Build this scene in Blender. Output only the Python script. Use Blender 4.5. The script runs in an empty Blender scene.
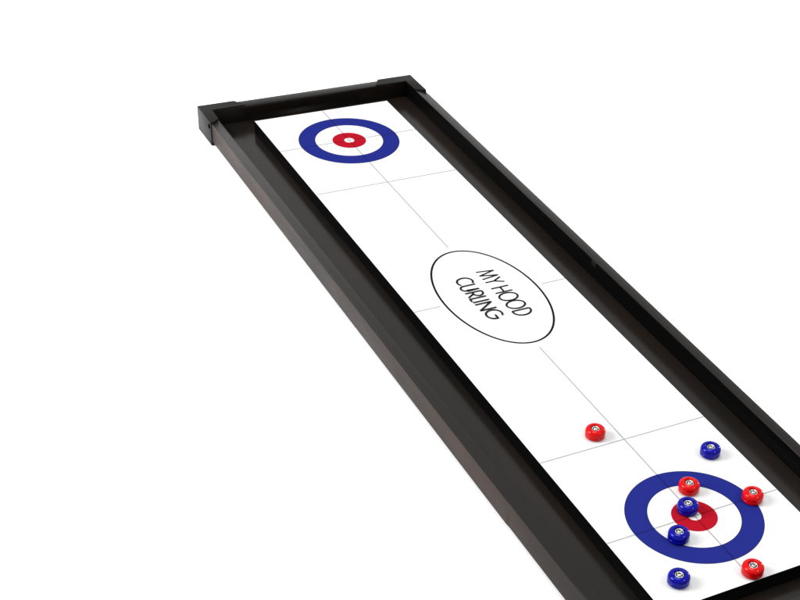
import bpy, bmesh, math, random
from mathutils import Matrix, Vector

random.seed(4)
S = 0.1                 # one layout unit (radius of the blue ring) = 10 cm
Z0 = 0.393              # playing surface above the ground, in layout units
scene = bpy.context.scene
C = scene.collection

# ------------------------------------------------------------------ layout
W = 1.4626                       # half width of the white sheet
YN, YF = -1.471, 13.922          # near / far end of the white sheet
LH = 12.484                      # far house centre
YM = 6.277                       # middle of the sheet
WI, WO = 2.160, 2.350            # inner / outer face of the side rails
YI_F, YO_F = 14.479, 14.715      # inner / outer face of the far end rail
YI_N, YO_N = YN - (YI_F - YF), YN - (YO_F - YF)
HR, FD, HB = 0.087, -0.249, -0.310   # rail top, gutter floor, underside
R_IN, R_RED, R_C = 0.672, 0.334, 0.100


# ------------------------------------------------------------------ helpers
def node_mat(name):
    m = bpy.data.materials.new(name)
    m.use_nodes = True
    nt = m.node_tree
    return m, nt, nt.nodes['Principled BSDF']


def plain(name, col, rough, spec=0.5, metal=0.0, coat=0.0):
    m, nt, b = node_mat(name)
    b.inputs['Base Color'].default_value = (*col, 1)
    b.inputs['Roughness'].default_value = rough
    b.inputs['Specular IOR Level'].default_value = spec
    b.inputs['Metallic'].default_value = metal
    b.inputs['Coat Weight'].default_value = coat
    b.inputs['Coat Roughness'].default_value = 0.06
    return m, nt, b


def add_noise(nt, b, scale, detail, c0, c1, lo=0.35, hi=0.65, stretch=(1, 1, 1), sock='Base Color'):
    tc = nt.nodes.new('ShaderNodeTexCoord')
    mp = nt.nodes.new('ShaderNodeMapping')
    mp.inputs['Scale'].default_value = stretch
    n = nt.nodes.new('ShaderNodeTexNoise')
    n.inputs['Scale'].default_value = scale
    n.inputs['Detail'].default_value = detail
    r = nt.nodes.new('ShaderNodeValToRGB')
    r.color_ramp.elements[0].position = lo
    r.color_ramp.elements[1].position = hi
    r.color_ramp.elements[0].color = (*c0, 1) if not isinstance(c0, float) else (c0, c0, c0, 1)
    r.color_ramp.elements[1].color = (*c1, 1) if not isinstance(c1, float) else (c1, c1, c1, 1)
    nt.links.new(tc.outputs['Object'], mp.inputs['Vector'])
    nt.links.new(mp.outputs['Vector'], n.inputs['Vector'])
    nt.links.new(n.outputs['Fac'], r.inputs['Fac'])
    nt.links.new(r.outputs['Color'], b.inputs[sock])
    return n


def add_bump(nt, b, scale, strength, dist=0.0004, stretch=(1, 1, 1)):
    tc = nt.nodes.new('ShaderNodeTexCoord')
    mp = nt.nodes.new('ShaderNodeMapping')
    mp.inputs['Scale'].default_value = stretch
    n = nt.nodes.new('ShaderNodeTexNoise')
    n.inputs['Scale'].default_value = scale
    n.inputs['Detail'].default_value = 4
    bp = nt.nodes.new('ShaderNodeBump')
    bp.inputs['Strength'].default_value = strength
    bp.inputs['Distance'].default_value = dist
    nt.links.new(tc.outputs['Object'], mp.inputs['Vector'])
    nt.links.new(mp.outputs['Vector'], n.inputs['Vector'])
    nt.links.new(n.outputs['Fac'], bp.inputs['Height'])
    nt.links.new(bp.outputs['Normal'], b.inputs['Normal'])


# black laminate with a faint warm brown tint that comes and goes along the board
LAM, nt, b = plain('black_laminate', (0.006, 0.0052, 0.0045), 0.20, 0.31)
add_noise(nt, b, 9.0, 3, (0.0060, 0.0054, 0.0044), (0.0110, 0.0076, 0.0060), stretch=(1.0, 0.35, 1.0))
add_noise(nt, b, 30.0, 3, 0.17, 0.23, sock='Roughness', stretch=(1, 0.25, 1))

RAIL, nt, b = plain('rail_laminate', (0.0062, 0.0048, 0.0038), 0.20, 0.30)
add_noise(nt, b, 30.0, 3, 0.17, 0.23, sock='Roughness', stretch=(1, 0.25, 1))

# outer faces of the rails: same laminate, brownish reflection painted into its patches
OUTER, nt, b = plain('laminate_brown_reflection', (0.02, 0.015, 0.013), 0.36, 0.03)
add_noise(nt, b, 7.0, 3, (0.023, 0.0208, 0.0195), (0.040, 0.028, 0.0245), 0.38, 0.62, stretch=(1.0, 0.35, 1.5))
add_noise(nt, b, 30.0, 3, 0.32, 0.40, sock='Roughness', stretch=(1, 0.25, 1))

PLASTIC, nt, b = plain('corner_plastic', (0.009, 0.0085, 0.008), 0.42, 0.12)
EDGE, nt, b = plain('black_edge_and_shade', (0.0015, 0.0013, 0.0013), 0.4, 0.06)  # black panel sides; on inner rail faces it paints in the shade
SCREW, nt, b = plain('dark_screw', (0.0015, 0.0015, 0.0015), 0.6, 0.0)

WHITE, nt, b = plain('white_sheet', (0.575, 0.575, 0.575), 0.35, 0.15)
add_noise(nt, b, 60.0, 3, (0.570, 0.570, 0.570), (0.580, 0.580, 0.580))
BLUE, nt, b = plain('blue_print', (0.0125, 0.018, 0.152), 0.6, 0.0)
RED, nt, b = plain('red_print', (0.305, 0.0058, 0.0145), 0.6, 0.0)
NAVY, nt, b = plain('dark_outline_print', (0.012, 0.014, 0.07), 0.6, 0.0)
GREY, nt, b = plain('grey_line_print', (0.28, 0.28, 0.28), 0.6, 0.0)
GREY_B, nt, b = plain('line_over_blue_print', (0.009, 0.012, 0.08), 0.6, 0.0)
GREY_R, nt, b = plain('line_over_red_print', (0.15, 0.006, 0.009), 0.6, 0.0)
INK, nt, b = plain('black_ink_print', (0.008, 0.008, 0.008), 0.6, 0.0)

STONE_RED, nt, b = plain('red_gloss_plastic', (0.46, 0.0005, 0.0015), 0.08, 0.17)
STONE_BLUE, nt, b = plain('blue_gloss_plastic', (0.0005, 0.0005, 0.20), 0.08, 0.17)
STEEL, nt, b = plain('polished_steel', (0.66, 0.66, 0.62), 0.14, 0.5, metal=1.0)
SOCKET, nt, b = plain('dark_steel_socket', (0.10, 0.105, 0.09), 0.3, 0.5, metal=0.6)


def P(x, y, z):
    return Vector((x * S, y * S, z * S))


def link(name, bm, mats, parent=None, smooth=None):
    me = bpy.data.meshes.new(name)
    bmesh.ops.recalc_face_normals(bm, faces=bm.faces[:])
    bm.to_mesh(me)
    bm.free()
    for m in (mats if isinstance(mats, (list, tuple)) else [mats]):
        me.materials.append(m)
    if smooth is not None:
        me.polygons.foreach_set('use_smooth', [True] * len(me.polygons))
        me.set_sharp_from_angle(angle=math.radians(smooth))
    o = bpy.data.objects.new(name, me)
    C.objects.link(o)
    o.parent = parent
    return o


def prism(bm, poly, z0, z1, bev=0.0, segs=2):
    """upright prism over a polygon, all outer edges rounded"""
    lo = [bm.verts.new(P(x, y, z0)) for x, y in poly]
    hi = [bm.verts.new(P(x, y, z1)) for x, y in poly]
    n = len(poly)
    fs = [bm.faces.new(lo[::-1]), bm.faces.new(hi)]
    for i in range(n):
        fs.append(bm.faces.new((lo[i], lo[(i + 1) % n], hi[(i + 1) % n], hi[i])))
    if bev:
        es = list({e for f in fs for e in f.edges})
        bmesh.ops.bevel(bm, geom=es, offset=bev * S, segments=segs, profile=0.5, affect='EDGES', clamp_overlap=True)
    return fs


def rect(x0, x1, y0, y1):
    return [(x0, y0), (x1, y0), (x1, y1), (x0, y1)]


def flat(bm, pts, z, mi=0):
    f = bm.faces.new([bm.verts.new(P(x, y, z)) for x, y in pts])
    f.material_index = mi
    return f


def annulus(bm, cx, cy, ra, rb, z, mi, ea=1.0, eb=1.0, n=160, width=None):
    """flat ring; for an oval ea / eb stretch it and width is the line width"""
    vi, vo = [], []
    for k in range(n):
        t = 2 * math.pi * k / n
        c, s = math.cos(t), math.sin(t)
        if width is None:
            vi.append(bm.verts.new(P(cx + ra * c, cy + ra * s, z)))
            vo.append(bm.verts.new(P(cx + rb * c, cy + rb * s, z)))
        else:
            nx, ny = c / ea, s / eb
            l = math.hypot(nx, ny)
            nx, ny = nx / l * width / 2, ny / l * width / 2
            vi.append(bm.verts.new(P(cx + ea * c - nx, cy + eb * s - ny, z)))
            vo.append(bm.verts.new(P(cx + ea * c + nx, cy + eb * s + ny, z)))
    for k in range(n):
        j = (k + 1) % n
        f = bm.faces.new((vi[k], vo[k], vo[j], vi[j]))
        f.material_index = mi


def lathe(prof, n=48):
    bm = bmesh.new()
    rings = []
    for r, z in prof:
        if r < 1e-6:
            rings.append([bm.verts.new(P(0, 0, z))])
        else:
            rings.append([bm.verts.new(P(r * math.cos(2 * math.pi * k / n), r * math.sin(2 * math.pi * k / n), z)) for k in range(n)])
    for a, c in zip(rings, rings[1:]):
        for k in range(n):
            j = (k + 1) % n
            q = []
            for v in ((a[k % len(a)], a[j % len(a)], c[j % len(c)], c[k % len(c)])):
                if v not in q:
                    q.append(v)
            if len(q) > 2:
                bm.faces.new(q)
    return bm


# ------------------------------------------------------------------ ground
m, nt, b = plain('white_studio_floor', (0.95, 0.95, 0.95), 0.8, 0.0)
bm = bmesh.new()
f = bm.faces.new([bm.verts.new((x, y, 0)) for x, y in ((-30, -30), (30, -30), (30, 60), (-30, 60))])
g = link('ground', bm, m)
g['kind'] = 'structure'

# ------------------------------------------------------------------ the board
board = bpy.data.objects.new('curling_board', None)
C.objects.link(board)
board.empty_display_size = 0.1
board.location = (0, 0, Z0 * S)
board['label'] = 'long black framed tabletop curling board with a white printed playing sheet'
board['category'] = 'game board'

bm = bmesh.new()
prism(bm, rect(-WI - 0.05, WI + 0.05, YI_N - 0.05, YI_F + 0.05), HB + 0.006, FD)
link('gutter_floor', bm, LAM, board)

# white sheet on its raised black-edged panel
bm = bmesh.new()
prism(bm, rect(-W, W, YN, YF), FD - 0.02, 0.0, 0.008, 2)
for f in bm.faces:
    f.material_index = 0 if f.normal.z > 0.9 else 1
bm.normal_update()
for f in bm.faces:
    f.material_index = 0 if f.normal.z > 0.9 and f.calc_center_median().z > -0.0001 else 1
sheet = link('playing_surface', bm, [WHITE, EDGE], board)

for cy in (0.0, LH):
    bm = bmesh.new()
    annulus(bm, 0, cy, R_IN, R_IN + 0.012, 0.0015, 2)
    annulus(bm, 0, cy, R_IN + 0.012, 0.988, 0.0015, 0)
    annulus(bm, 0, cy, 0.988, 1.0, 0.0015, 2)
    annulus(bm, 0, cy, R_C, R_RED, 0.0015, 1)
    link('target_rings', bm, [BLUE, RED, NAVY], sheet)

LW = 0.0088


def ruled(bm, horiz, fixed, a, c):
    """thin printed line, tinted where it crosses the rings"""
    cuts = {a, c}
    for cy in (0.0, LH):
        for r in (R_C, R_RED, R_IN, 1.0):
            if horiz:
                if abs(fixed - cy) < 1e-6:
                    cuts |= {-r, r}
            else:
                cuts |= {cy - r, cy + r}
    cuts = sorted(t for t in cuts if a <= t <= c)
    for t0, t1 in zip(cuts, cuts[1:]):
        tm = (t0 + t1) / 2
        d = min(math.hypot(tm, fixed - cy) if horiz else abs(tm - cy) for cy in (0.0, LH))
        mi = 1 if R_IN < d < 1 else 2 if R_C < d < R_RED else 0
        if horiz:
            flat(bm, rect(t0, t1, fixed - LW, fixed + LW), 0.003, mi)
        else:
            flat(bm, rect(fixed - LW, fixed + LW, t0, t1), 0.003 + 0.001, mi)


E_ = 0.012
for horiz, fixed, a, c in ((False, 0.0, YN + E_, 4.57), (False, 0.0, 7.975, YF - E_), (True, 0.0, -W + E_, W - E_), (True, LH, -W + E_, W - E_),
                           (True, 1.916, -W + E_, W - E_), (True, 10.613, -W + E_, W - E_), (True, YM, -W + E_, -0.975), (True, YM, 0.98, W - E_)):
    bm = bmesh.new()
    ruled(bm, horiz, fixed, a, c)
    bmesh.ops.remove_doubles(bm, verts=bm.verts[:], dist=1e-6)
    link('guide_line', bm, [GREY, GREY_B, GREY_R], sheet)

bm = bmesh.new()
annulus(bm, 0, YM, 0, 0, 0.003, 0, 0.873, 1.536, 200, 0.036)
link('oval_outline', bm, INK, sheet)


# lettering: u runs towards the near end, v to the right
def arc(cu, cv, ru, rv, a0, a1, n=26):
    return [(cu + ru * math.cos(math.radians(a0 + (a1 - a0) * k / n)), cv + rv * math.sin(math.radians(a0 + (a1 - a0) * k / n))) for k in range(n + 1)]


B1, T1, B2, T2 = 0.083, 0.410, -0.412, -0.103
M1, M2 = (B1 + T1) / 2, (B2 + T2) / 2
H1, H2 = (T1 - B1) / 2, (T2 - B2) / 2
strokes = [
    [(-0.757, B1), (-0.709, T1)], [(-0.712, T1), (-0.620, B1)], [(-0.624, B1), (-0.546, T1)], [(-0.549, T1), (-0.500, B1)],              # M
    [(-0.388, B1), (-0.388, 0.245)], [(-0.475, T1), (-0.385, 0.240)], [(-0.391, 0.240), (-0.308, T1)],               # Y
    [(-0.172, B1), (-0.172, T1)], [(-0.012, B1), (-0.012, T1)], [(-0.172, 0.250), (-0.012, 0.250)],   # H
    arc(0.154, M1, 0.120, H1 + 0.004, 0, 360, 44), arc(0.421, M1, 0.120, H1 + 0.004, 0, 360, 44),  # O O
    [(0.598, B1), (0.598, T1)], [(0.598, T1)] + arc(0.635, M1, 0.130, H1, 90, -90) + [(0.598, B1)],  # D
    arc(-0.540, -0.240, 0.125, 0.142, 50, 310),                                                  # C
    [(-0.418, T2), (-0.418, -0.335)] + arc(-0.342, -0.335, 0.076, 0.077, 180, 360) + [(-0.266, -0.335), (-0.266, T2)],   # U
    [(-0.190, B2), (-0.190, T2)], [(-0.190, T2)] + arc(-0.135, -0.190, 0.078, 0.087, 90, -90) + [(-0.190, -0.277)],
    [(-0.140, -0.277), (-0.052, B2)],                                                             # R
    [(-0.004, T2), (-0.004, B2), (0.082, B2)],                                                    # L
    [(0.112, B2), (0.112, T2)],                                                                   # I
    [(0.188, B2), (0.188, T2)], [(0.184, T2), (0.386, B2)], [(0.382, B2), (0.382, T2)],                                         # N
    arc(0.562, -0.240, 0.132, 0.142, 55, 335) + [(0.690, -0.232), (0.580, -0.232)],      # G
]
bm = bmesh.new()
hw = 0.0172
zi = 0.0025
for st in strokes:
    closed = math.dist(st[0], st[-1]) < 1e-6
    pts = st[:-1] if closed else st
    n = len(pts)
    L, R = [], []
    for k in range(n):
        a = pts[(k - 1) % n] if closed or k > 0 else None
        c = pts[(k + 1) % n] if closed or k < n - 1 else None
        p = pts[k]

        def nrm(q, r):
            d = math.dist(q, r) or 1
            return (-(r[1] - q[1]) / d, (r[0] - q[0]) / d)
        ns = [nrm(*s) for s in ((a, p), (p, c)) if s[0] is not None and s[1] is not None]
        nx, ny = sum(q[0] for q in ns), sum(q[1] for q in ns)
        l = math.hypot(nx, ny) or 1
        nx, ny = nx / l, ny / l
        if len(ns) == 2:
            k_ = min(2.0, 1 / max(0.3, nx * ns[0][0] + ny * ns[0][1]))
        else:
            k_ = 1
        L.append(bm.verts.new(P(p[1] + ny * hw * k_, YM - (p[0] + nx * hw * k_), zi)))
        R.append(bm.verts.new(P(p[1] - ny * hw * k_, YM - (p[0] - nx * hw * k_), zi)))
    for k in range(n if closed else n - 1):
        j = (k + 1) % n
        bm.faces.new((L[k], R[k], R[j], L[j]))
    zi += 0.0004
for f in bm.faces:
    f.normal_update()
    if f.normal.z < 0:
        f.normal_flip()
link('lettering', bm, INK, sheet)

def outer_faces(bm):
    bmesh.ops.recalc_face_normals(bm, faces=bm.faces[:])
    ym = (YF + YN) / 2
    for f in bm.faces:
        c, n = f.calc_center_median() / S, f.normal
        if (abs(n.x) > 0.9 and abs(c.x) > WO - 0.02) or (abs(n.y) > 0.9 and (c.y > YO_F - 0.02 or c.y < YO_N + 0.02)):
            f.material_index = 1
        elif abs(n.x) > 0.9:
            f.material_index = 2          # inner faces: shade and dark reflection painted as matte black
    return bm


# rails: side rails run the full length, end rails butt between them
bm = bmesh.new()
prism(bm, [(-WO + 0.008, YO_N), (-WI, YO_N), (-WI, YO_F), (-WO, YO_F), (-WO, 1.25), (-WO + 0.008, 1.15)], HB, HR, 0.010)
link('side_rail', outer_faces(bm), [RAIL, OUTER, EDGE], board, 30)
bm = bmesh.new()
prism(bm, rect(WI, WO, YO_N, YO_F), HB, HR, 0.010)
link('side_rail', outer_faces(bm), [RAIL, OUTER, EDGE], board, 30)
for y0, y1 in ((YI_F, YO_F), (YO_N, YI_N)):
    bm = bmesh.new()
    prism(bm, rect(-WI + 0.0005, WI - 0.0005, y0, y1), HB, HR, 0.010)
    link('end_rail', outer_faces(bm), [RAIL, OUTER, EDGE], board, 30)

# moulded corner brackets capping the rail ends
T = 0.022


def bracket(sx, sy):
    xo, yo = WO + T, YO_F + T
    top = [(xo, yo), (xo - 0.775, yo), (xo - 0.775 + 0.03, yo - 0.085), (xo - 0.945 + 0.03, YI_F - 0.005), (WI - 0.005, YI_F - 0.005),
           (WI - 0.005, yo - 0.66), (WI + 0.12, yo - 0.80), (xo, yo - 0.82)]
    top = [(xo, yo), (xo - 0.775, yo), (xo - 0.80, yo - 0.07), (xo - 0.93, YI_F - 0.004), (WI - 0.004, YI_F - 0.004),
           (WI - 0.004, yo - 0.68), (xo - 0.07, yo - 0.80), (xo, yo - 0.82)]
    side = rect(WO + 0.001, xo, yo - 0.82, yo)
    back = rect(xo - 0.775, WO + 0.001, YO_F + 0.001, yo)

    def tr(poly):
        if sy > 0:
            q = [(sx * x, y) for x, y in poly]
        else:
            q = [(sx * x, YF + YN - y) for x, y in poly]
        return q if sx * sy > 0 else q[::-1]
    bm = bmesh.new()
    prism(bm, tr(top), HR + 0.001, HR + 0.024, 0.008)
    prism(bm, tr(side), -Z0 + 0.004, HR + 0.012, 0.007)
    prism(bm, tr(back), -Z0 + 0.004, HR + 0.012, 0.007)
    prism(bm, tr([(WO + 0.001, YO_F + 0.001), (xo - 0.775, YO_F + 0.001), (xo - 0.775, yo - 0.3), (xo - 0.3, yo - 0.80), (WO + 0.001, yo - 0.80)]), -Z0 + 0.004, HB - 0.001)
    br = link('corner_bracket', bm, PLASTIC, board, 30)
    # recessed screw in the outer face
    bm = bmesh.new()
    y = yo - 0.74
    y = y if sy > 0 else YF + YN - y
    bmesh.ops.create_cone(bm, cap_ends=True, segments=24, radius1=0.050 * S, radius2=0.046 * S, depth=0.012 * S,
                          matrix=Matrix.Translation(P(sx * (xo + 0.004), y, 0.0)) @ Matrix.Rotation(sx * math.pi / 2, 4, 'Y'))
    link('screw', bm, SCREW, br, 30)


for sx in (-1, 1):
    for sy in (1, -1):
        bracket(sx, sy)

# small catch at the middle joint of the right rail
bm = bmesh.new()
prism(bm, rect(WI - 0.014, WI + 0.004, YM + 0.12, YM + 0.27), -0.02, HR - 0.006, 0.006)
link('joint_catch', bm, PLASTIC, board, 30)

# ------------------------------------------------------------------ stones
body_prof = [(0.0, 0.002), (0.118, 0.002), (0.133, 0.006), (0.1445, 0.014), (0.1515, 0.026), (0.1540, 0.040), (0.1542, 0.0540),
             (0.1530, 0.0570), (0.1505, 0.0590), (0.1505, 0.0615), (0.1530, 0.0635), (0.1545, 0.067), (0.1550, 0.086), (0.1545, 0.108),
             (0.1515, 0.126), (0.144, 0.142), (0.132, 0.1545), (0.117, 0.1630), (0.102, 0.1675), (0.0905, 0.1690), (0.0825, 0.1680),
             (0.077, 0.164), (0.074, 0.157), (0.0725, 0.146), (0.072, 0.131), (0.0, 0.131)]
ring_prof = [(0.0630, 0.132), (0.0630, 0.1450), (0.0605, 0.1485), (0.057, 0.1495), (0.053, 0.1490), (0.0495, 0.1470), (0.0475, 0.143), (0.047, 0.132)]
dome_prof = [(0.030, 0.132), (0.030, 0.144), (0.028, 0.151), (0.024, 0.1560), (0.019, 0.158), (0.0150, 0.1585), (0.0140, 0.157), (0.0135, 0.146), (0.0, 0.144)]


def make_stone(mat):
    o = bpy.data.objects.new('curling_stone', None)
    C.objects.link(o)
    o.empty_display_size = 0.02
    link('body', lathe(body_prof, 64), mat, o, 50)
    rg = link('bearing', lathe(ring_prof, 48), STEEL, o, 40)
    # race between the rings
    bm = lathe([(0.0473, 0.1390), (0.0298, 0.1390)], 48)
    link('bearing_seal', bm, SOCKET, rg)
    hub = lathe(dome_prof, 48)
    hub.normal_update()
    for f in hub.faces:
        c = f.calc_center_median()
        if math.hypot(c.x, c.y) < 0.0138 * S:
            f.material_index = 1
    link('hub', hub, [STEEL, SOCKET], o, 40)
    return o


def copy_tree(o):
    r = o.copy()
    C.objects.link(r)
    for ch in list(o.children):
        c = ch.copy()
        C.objects.link(c)
        c.parent = r
        for gch in list(ch.children):
            d = gch.copy()
            C.objects.link(d)
            d.parent = c
    return r


spots = [
    ('red', -0.376, 2.154, 'glossy red curling stone alone on the white sheet beyond the near grey cross line'),
    ('red', 0.229, 0.504, 'glossy red curling stone on the upper near blue ring, right behind a blue stone'),
    ('red', 0.970, -0.047, 'glossy red curling stone sitting on the right rim of the near blue ring'),
    ('red', 0.057, -1.324, 'glossy red curling stone at the near black end edge of the white sheet'),
    ('blue', 0.998, 1.084, 'glossy blue curling stone on plain white near the right gutter, beyond the near rings'),
    ('blue', -0.040, 0.131, 'glossy blue curling stone standing on the red centre of the near rings'),
    ('blue', -0.493, -0.326, 'glossy blue curling stone on the lower left inner edge of the near blue ring'),
    ('blue', -0.975, -1.062, 'glossy blue curling stone on plain white in the near left corner of the sheet'),
]
proto = {}
for i, (col, x, y, lab) in enumerate(spots):
    if col not in proto:
        o = proto[col] = make_stone(STONE_RED if col == 'red' else STONE_BLUE)
    else:
        o = copy_tree(proto[col])
    o.location = P(x, y, Z0 + 0.0005)
    o.rotation_euler = (0, 0, random.uniform(-0.3, 0.3))
    o['label'] = lab
    o['category'] = 'curling stone'
    o['group'] = '%s curling stones on the board' % col

# ------------------------------------------------------------------ light
w = bpy.data.worlds.new('World')
scene.world = w
w.use_nodes = True
bg = w.node_tree.nodes['Background']
bg.inputs['Color'].default_value = (1.0, 1.0, 1.0, 1)
bg.inputs['Strength'].default_value = 0.75


def area(name, loc, target, size, power, size_y=None):
    l = bpy.data.lights.new(name, 'AREA')
    l.energy = power
    l.size = size
    if size_y:
        l.shape = 'RECTANGLE'
        l.size_y = size_y
    o = bpy.data.objects.new(name, l)
    C.objects.link(o)
    o.location = loc
    o.rotation_euler = (Vector(target) - Vector(loc)).to_track_quat('-Z', 'Y').to_euler()
    return o


area('left_added_wash', (-4.2, 1.8, 2.9), (0, 0.6, 0), 2.4, 345, 2.8)  # added light, washes out the contact shadow beside the frame
area('overhead_softbox', (0.1, 0.9, 4.2), (0, 0.6, 0), 1.8, 75, 1.8)
area('front_spot', (0.85, -1.05, 1.80), (0.03, 0.0, 0.04), 0.22, 12)
area('right_spot', (2.0, 0.75, 0.50), (0.03, 0.0, 0.04), 0.22, 7)

# ------------------------------------------------------------------ camera
CAM = Vector((-10.316052, -12.091960, 13.214594))
RX = Vector((0.8722688, -0.4827023, 0.0783947))
RD = Vector((-0.2375757, -0.5583981, -0.7948266))
RF = Vector((0.4274400, 0.6746778, -0.6017515))
cd = bpy.data.cameras.new('camera')
cam = bpy.data.objects.new('camera', cd)
C.objects.link(cam)
mw = Matrix((RX, -RD, -RF)).transposed().to_4x4()
mw.translation = P(CAM.x, CAM.y, CAM.z + Z0)
cam.matrix_world = mw
cd.sensor_width = 36.0
cd.lens = 36.0 * 1448.048 / 800.0
cd.shift_x = -144.406 / 800.0
cd.shift_y = 123.995 / 800.0
cd.clip_start = 0.05
cd.clip_end = 200.0
scene.camera = cam

scene.view_settings.view_transform = 'Standard'
scene.view_settings.look = 'None'
scene.view_settings.exposure = 0.0
scene.view_settings.gamma = 1.0
scene.render.resolution_x = 1024
scene.render.resolution_y = 768
scene.cycles.use_denoising = True
